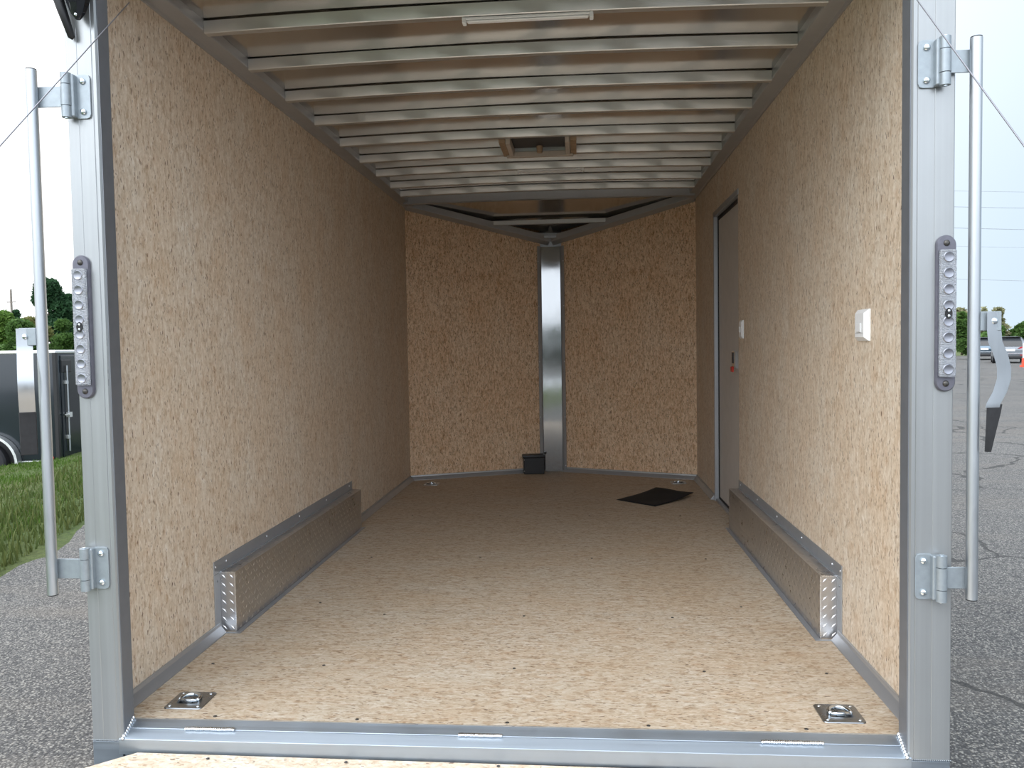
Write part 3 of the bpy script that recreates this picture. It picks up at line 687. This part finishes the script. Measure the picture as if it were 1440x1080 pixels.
# ramp cables
def cable(s, p0, p1, label):
    a = Vector(p0); b = Vector(p1); d = b-a
    top_ = a + d*((a.y-.03)/(a.y-b.y)*-1 if False else (.02-a.y)/(b.y-a.y))
    bot = a + d*((-2.30-a.y)/(b.y-a.y))
    m = MB(); n = 24; pts_ = [top_.lerp(bot, k/n) for k in range(n+1)]
    m.tube(pts_, .0017, 8); tag(m.build('ramp_cable', M_CABLE, smooth='all'), label, 'cable')
def onx(x, y, X): r_ = ray(x, y); return CAM+r_*((X-CAM.x)/r_.x)
cable(-1, onx(185, 0, -1.125), onx(0, 205, -1.125), 'thin steel ramp cable crossing the left post')
cable(1, onx(1290, 0, 1.125), onx(1440, 205, 1.125), 'thin steel ramp cable crossing the right post')

# ---------------------------------------------------------------- roof bows
def bow(y, first=None):
    m = MB(); n = 20; rings = []
    for k in range(n+1):
        x = -1.136+2.272*k/n; c = crown(x); w = .0006*math.sin(k*2.1+y*5)
        rings.append([(x, -.004, .0425+c), (x, 0+w, .001+c), (x, .003, c-.002), (x, .034, c-.002), (x, .036, .004+c), (x, .036, .0425+c)])
    m.loft(rings); return m
ny = [.14, .56, .97, 1.41, 1.84, 2.30, 2.735, 3.16, 3.585, 3.93]
names = ['nearest roof bow, just above the top of the view', 'roof bow carrying the near white light strip', 'roof bow directly behind the near light strip', 'third roof bow back from the near light strip',
         'fourth roof bow back, ahead of the vent', 'roof bow along the near edge of the vent', 'roof bow along the far edge of the vent', 'roof bow carrying the far light strip', 'second roof bow behind the vent', 'last roof bow before the nose header']
b0 = None
for y_, lb in zip(ny, names):
    if b0 is None:
        b0 = bow(y_).build('roof_bow', M_BOW, smooth=True); o = b0
    else: o = b0.copy(); C.objects.link(o)
    o.location = (0, y_, 2.328); tag(o, lb, 'roof bow', 'aluminium bows across the roof')
m = MB(); m.loft([[(x, 4.24, 2.382+crown(x)), (x, 4.236, 2.322+crown(x)*.6), (x, 4.29, 2.322+crown(x)*.6), (x, 4.29, 2.382+crown(x))] for x in [-1.18+2.36*k/12 for k in range(13)]])
tag(m.build('nose_header', M_TRIM, smooth=True), 'grey header beam where the flat roof meets the nose', 'header')
yb_ = 4.72
m = MB(); m.box(-.55, .55, 0, .035, -.042, -.006, .002); o = m.build('nose_bow', M_BOW); o.location = (0, yb_, zroof(yb_)-.018)
tag(o, 'short roof bow spanning the pointed nose', 'roof bow')
# bright bracket at the apex
MB().box(-.07, .07, 0, .02, -.02, 0).build('apex_bracket', M_TRIM); o = bpy.data.objects['apex_bracket']; o.location = (0.0, NY-.055, 2.125); tag(o, 'small metal bracket at the apex above the nose panel', 'bracket')

# nose panel
r = thing('nose_corner_post', 'polished metal corner post standing upright in the nose', 'panel', (0, NY-.012, 0))
MB().loft([[(-.098, .012, z), (-.086, -.004, z), (-.084, -.006, z), (.084, -.006, z), (.086, -.004, z), (.098, .012, z), (.09, .02, z), (-.09, .02, z)] for z in (.004, .6, 1.3, 2.03)]).build('panel_sheet', M_NPOST, r)
for s in (-1, 1):
    a = [(s*.088, -.004), (s*.100, -.012), (s*.118, -.020), (s*.12, -.014), (s*.1, .01)]
    MB().loft([[(x, y, z) for x, y in a] for z in (0.004, 2.035)]).build('edge_strip', M_TRIM, r)
    for z in (.06, .5, 1.0, 1.5, 1.9): MB().sphere((s*.112, -.021, z), .005, (1, .5, 1), 8, 6).build('screw', M_SILVERSCREW, r, smooth='all')

# ---------------------------------------------------------------- ceiling lights and vent
def strip_light(x0, x1, y, label):
    z = 2.328+crown((x0+x1)/2)-.003
    r = thing('strip_light', label, 'light', (x0, y, z))
    MB().box(0, x1-x0, .002, .030, -.010, -.0005, .002).build('lamp_base', M_WHITE, r)
    MB().box(.014, x1-x0-.014, .004, .026, -.018, -.0105, .003).build('diffuser', M_WHITE, r)
    for a in (-.004, x1-x0-.010): MB().box(a, a+.014, .0, .032, -.022, -.0005, .002).build('end_cap', M_WHITE, r)
strip_light(-.16, .31, .56+.004, 'white strip light under the roof bow nearest the opening')
strip_light(-.155, .29, 3.16+.004, 'thin white strip light under a roof bow behind the vent')
M_REFLBROWN = plain('vent_reflected_brown', (.36, .25, .16), .7, 0, .15, 30)  # wood-toned reflection on the vent put into a brown base colour
r = thing('roof_vent', 'square roof vent with dark opening in the ceiling', 'vent', (.02, 2.525, 2.375))
zt_ = .014
hx, hy = .225, .175
for a in ((-hx, -hx+.035, -hy, hy), (hx-.035, hx, -hy, hy)): MB().box(*a, -.05, -.001).build('vent_curb', M_REFLBROWN, r)
fr = MB()
for a in ((-hx+.038, -hx+.066, -hy, hy), (hx-.066, hx-.038, -hy, hy)): fr.box(*a, -.058, .01, .002)
fr.box(-hx+.02, hx-.02, hy-.035, hy, -.062, -.03, .002)
fr.build('vent_frame', plain('vent_beige', (.50, .44, .38), .5, 0, .05, 30), r)
MB().box(-hx+.06, hx-.06, -hy+.01, hy-.036, -.008, -.002).build('vent_dark_inside', plain('vent_dark', (.012, .014, .018), .35, 0, .1, 30), r)  # flat near-black plate stands for the dark inside of the opening
MB().tube([(0, .10, -.05), (0, .10, -.01)], [.016, .02], 12).build('vent_crank', M_REFLBROWN, r, smooth=True)

# ---------------------------------------------------------------- side door
door = bpy.data.objects.new('door_1', None); link(door); door.location = (WX, (DY0+DY1)/2, 0); st(door)
yc = (DY0+DY1)/2; hw = (DY1-DY0)/2
def dpart(n, mat, m, parent=door, **k): return m.build(n, mat, parent, **k)
dpart('door_slab', M_DOOR, MB().box(.026, .05, -hw+.03, hw-.03, .03, DZ-.04, .003))
m = MB().box(-.006, .05, hw-.014, hw+.018, .0, DZ+.02).box(.001, .05, -hw+.0005, -hw+.014, .0, DZ+.0).box(-.006, .05, -hw-.018, hw+.018, DZ-.016, DZ+.02).box(.0, .05, -hw, hw, 0, .02)
dpart('door_frame', M_TRIM, m, bevel=.001)
m = MB().box(.02, .05, hw-.030, hw-.0145, .02, DZ-.03).box(.02, .05, -hw+.0145, -hw+.03, .02, DZ-.03).box(.02, .05, -hw+.02, hw-.02, DZ-.04, DZ-.0165).box(.02, .05, -hw+.02, hw-.02, .0205, .03)
dpart('door_gasket', M_DARKGAP, m)
ly = 2.865-yc
lt = dpart('door_latch', M_CHROME, MB().box(.002, .026, ly-.04, ly+.04, .975, 1.09, .004))
MB().box(-.001, .0018, ly-.022, ly+.022, 1.01, 1.08, .003).build('latch_recess', M_BLACK, lt)
MB().box(-.008, .0016, ly-.035, ly+.035, .955, .990, .003).build('latch_release', M_RED, lt)
dpart('door_hinge', M_ZINC, MB().tube([(.01, hw-.006, .25), (.01, hw-.006, DZ-.15)], .006, 8))

# wall fixtures
def wall_box(y0, y1, z0, z1, d, label, name):
    r = thing(name, label, 'switch', (WX, (y0+y1)/2, z0)); hy = (y1-y0)/2; h = z1-z0; b = .014
    m = MB(); m.loft([[(x, sy*(hy-q), (q if sz < 0 else h-q)) for sy, sz in ((-1, -1), (1, -1), (1, 1), (-1, 1))] for x, q in ((0, 0), (-d*.25, 0), (-d, b))])
    m.build('cover', M_WHITE, r)
    return r, hy, h
r, hy, h = wall_box(.378, .49, 1.138, 1.246, .019, 'white switch box with sloped edges on the right wall near the opening', 'switch_box')
MB().box(-.023, -.0192, -.022, .022, .03, .062, .002).build('rocker', M_WHITE, r)
MB().box(-.020, -.0189, -.038, .038, .0265, .028).build('seam', plain('seam_grey', (.45, .46, .48), .5), r)
r, hy, h = wall_box(2.50, 2.595, 1.165, 1.275, .014, 'small white switch plate on the right wall beside the side door', 'switch_plate')
MB().box(-.020, -.0142, -.010, .010, .038, .072, .002).build('rocker', M_WHITE, r)

# ---------------------------------------------------------------- fender boxes in tread plate
def fender(s, label):
    r = thing('wheel_box', label, 'wheel box', (s*WX, FY0, 0)); L = FY1-FY0; w = .066; h = .245
    X = lambda q: -s*q
    def bx(m, a, b, *k): lo, hi = sorted((X(a), X(b))); return m.box(lo, hi, *k)
    m = MB(); bx(m, 0, w, 0, L, 0.0, h)
    # raised lozenges on side, top and near end
    def loz(m, o_, du, dv, nrm, u, v, a):
        c = o_+du*u+dv*v; e1 = du*math.cos(a)+dv*math.sin(a); e2 = -du*math.sin(a)+dv*math.cos(a)
        hb = .0022 if abs(nrm.y) > .5 else .0014; L_, W_ = .0145, .0038; t0 = [m.b.verts.new(c+e1*L_), m.b.verts.new(c+e2*W_), m.b.verts.new(c-e1*L_), m.b.verts.new(c-e2*W_)]
        t1 = [m.b.verts.new(c+e1*L_*.5+nrm*hb), m.b.verts.new(c-e1*L_*.5+nrm*hb)]
        for f in ((t0[0], t0[1], t1[0]), (t0[1], t1[1], t1[0]), (t0[1], t0[2], t1[1]), (t0[2], t0[3], t1[1]), (t0[3], t1[0], t1[1]), (t0[3], t0[0], t1[0])): m.b.faces.new(f)
    V = Vector
    def field(o_, du, dv, nrm, U, Vv, p=.030, same=False):
        nu, nv = int(U/p), int(Vv/p)
        for i in range(nu):
            for j in range(nv):
                loz(m, V(o_), V(du), V(dv), V(nrm), (i+.5)*U/nu, (j+.5)*Vv/nv, PI/4 if same or (i+j) % 2 else 3*PI/4)
    field((X(w), 0, 0), (0, 1, 0), (0, 0, 1), (X(1), 0, 0), L, h)
    field((0, 0, h), (0, 1, 0), (X(1), 0, 0), (0, 0, 1), L, w, .031)
    field((X(w), 0, 0), (-X(1), 0, 0), (0, 0, 1), (0, -1, 0), w, h, .032, True)
    m.build('tread_plate_box', M_TREAD, r, fix=True)
    m = MB(); bx(m, .0005, .004, -.055, L+.02, h, h+.052, .001); bx(m, 0.0005, .012, -.002, L, h-.0, h+.0035)
    m.build('wall_flange', M_FLANGE, r)
    m = MB(); bx(m, .0005, .004, -.055, -.001, 0.004, h-.001, .001); m.build('end_flange', M_FLANGE, r)
    m = MB(); bx(m, w+.0005, w+.024, -.01, L, 0.0005, .003, .001); bx(m, .005, w+.024, -.024, -.0105, 0.0005, .003, .001); m.build('floor_flange', M_FLANGE, r)
    m = MB(); 
    for (a, b) in ((w-.003, w+.0015),): bx(m, a, b, -.0035, -.0005, 0.002, h+.001); bx(m, 0.004, w, -.0035, -.0005, h-.002, h+.0015)
    m.build('weld_bead', M_WELD, r)
    for q in (-.04, .06, .5, .95, 1.4, L-.05):
        o = MB().sphere((0, 0, 0), .0055, (.5, 1, 1), 8, 6).build('rivet', M_SILVERSCREW, r, smooth='all'); o.location = (X(.005), q, h+.03)
    for z in (.03, h-.03):
        o = MB().sphere((0, 0, 0), .005, (.5, 1, 1), 8, 6).build('rivet', M_ZINC, r, smooth='all'); o.location = (X(.005), -.03, z)
fender(-1, 'tread plate wheel box along the left wall')
fender(1, 'tread plate wheel box along the right wall ending at the side door')

# ---------------------------------------------------------------- tie-down rings
def tiedown(x, y, label, first=[None]):
    if first[0] is None:
        r = thing('tie_down_ring', label, 'tie-down', (x, y, 0), 0, 'recessed floor tie-down rings')
        h = .063; c = .012; z = .0035
        def sq(hh, cc, zz, n=4):
            out = []
            for (sx, sy, a0) in ((1, 1, 0), (-1, 1, PI/2), (-1, -1, PI), (1, -1, 1.5*PI)):
                for k in range(n+1): a = a0+PI/2*k/n; out.append((sx*(hh-cc)+math.cos(a)*cc, sy*(hh-cc)+math.sin(a)*cc, zz))
            return out
        def circ(q, zz, N=20):
            return [(math.cos(2*PI*(k+.5-2.5)/N+PI/4*0)*q, math.sin(2*PI*(k+.5-2.5)/N)*q, zz) for k in range(N)]
        outer = sq(h, c, .0006); 
        def cc_(q, zz):   # circle sampled at the same angles as the rounded square
            o_ = []
            for p in outer: a = math.atan2(p[1], p[0]); o_.append((math.cos(a)*q, math.sin(a)*q, zz))
            return o_
        MB().loft([outer, sq(h-.001, c, z), cc_(.046, z+.003), cc_(.041, z+.001), cc_(.039, .0012), cc_(.012, .0008)], True, True).build('plate', M_ZINC, r, smooth=True)
        m = MB(); m.tube([(math.cos(a)*.031, math.sin(a)*.031-.006, .0105+.0015*math.sin(a)) for a in [-.35+(PI+.7)*k/20 for k in range(21)]], .0062, 10); m.build('ring', M_BOLT, r, smooth='all')
        MB().tube([(-.029, -.016, .0095), (.029, -.016, .0095)], .0058, 10).build('ring_bar', M_BOLT, r, smooth='all')
        MB().box(-.013, .013, -.021, -.004, .002, .0155, .003, 2).build('clamp', M_ZINC, r, smooth=True)
        s0 = None
        for sx in (-1, 1):
            for sy in (-1, 1):
                q = MB().sphere((0, 0, 0), .0068, (1, 1, .45), 10, 6).build('screw', M_BOLT, r, smooth='all'); q.location = (sx*.047, sy*.047, z+.001)
        first[0] = r; return r
    r = copy_tree(first[0]); r.location = (x, y, 0); r['label'] = label; return r
tiedown(-1.031, .072, 'recessed tie-down ring in the floor at the near left corner')
tiedown(1.025, .070, 'recessed tie-down ring in the floor at the near right corner')
tiedown(-1.0, 4.28, 'recessed tie-down ring in the floor at the far left of the nose')
tiedown(1.045, 4.32, 'recessed tie-down ring in the floor at the far right of the nose')

# black junction box against the left nose wall
d_ = (Vector((-NX, NY, 0))-Vector((-WX, YN, 0))).normalized(); th = math.atan2(d_.y, d_.x)
c_ = Vector((-.175, NY-.105, 0))
r = thing('junction_box', 'black plastic battery box on the floor left of the nose panel', 'box', (c_.x, c_.y, 0), th*.35)
MB().loft([[(sx*w, sy*d, z) for sx, sy in ((-1, -1), (1, -1), (1, 1), (-1, 1))] for w, d, z in ((.091, .054, .002), (.092, .055, .145))]).build('case', M_BLACK, r, bevel=.004)
MB().box(-.100, .100, -.062, .058, .1455, .172, .005, 2).build('lid', M_BLACK, r, smooth=True)
for z in (.03, .13): MB().sphere((-.088, -.055, z), .004, (1, .6, 1), 8, 6).build('screw', M_SILVERSCREW, r, smooth='all')

# black sheet lying on the floor, one side curled up a little
cs = [Vector((.505, 3.565, 0)), Vector((.765, 3.315, 0)), Vector((1.075, 3.65, 0)), Vector((.83, 3.985, 0))]
m = MB(); N = 14; G = []
for i in range(N+1):
    row = []
    for j in range(N+1):
        u, v = i/N, j/N; p = cs[0]*(1-u)*(1-v)+cs[1]*u*(1-v)+cs[2]*u*v+cs[3]*(1-u)*v
        z = .004+.035*max(0, v-.35)**2*1.2+.018*u*v+.003*math.sin(u*7)*math.sin(v*5)**2
        z *= 1; row.append(m.b.verts.new((p.x, p.y, max(z, .004))))
    G.append(row)
for i in range(N):
    for j in range(N): m.b.faces.new((G[i][j], G[i+1][j], G[i+1][j+1], G[i][j+1]))
o = m.build('rubber_mat', plain('mat_black', (.006, .006, .007), .85, 0, .3, 30), smooth='all'); sm = o.modifiers.new('s', 'SOLIDIFY'); sm.thickness = .003; sm.offset = 1
tag(o, 'diamond shaped black mat lying on the floor near the side door', 'mat')
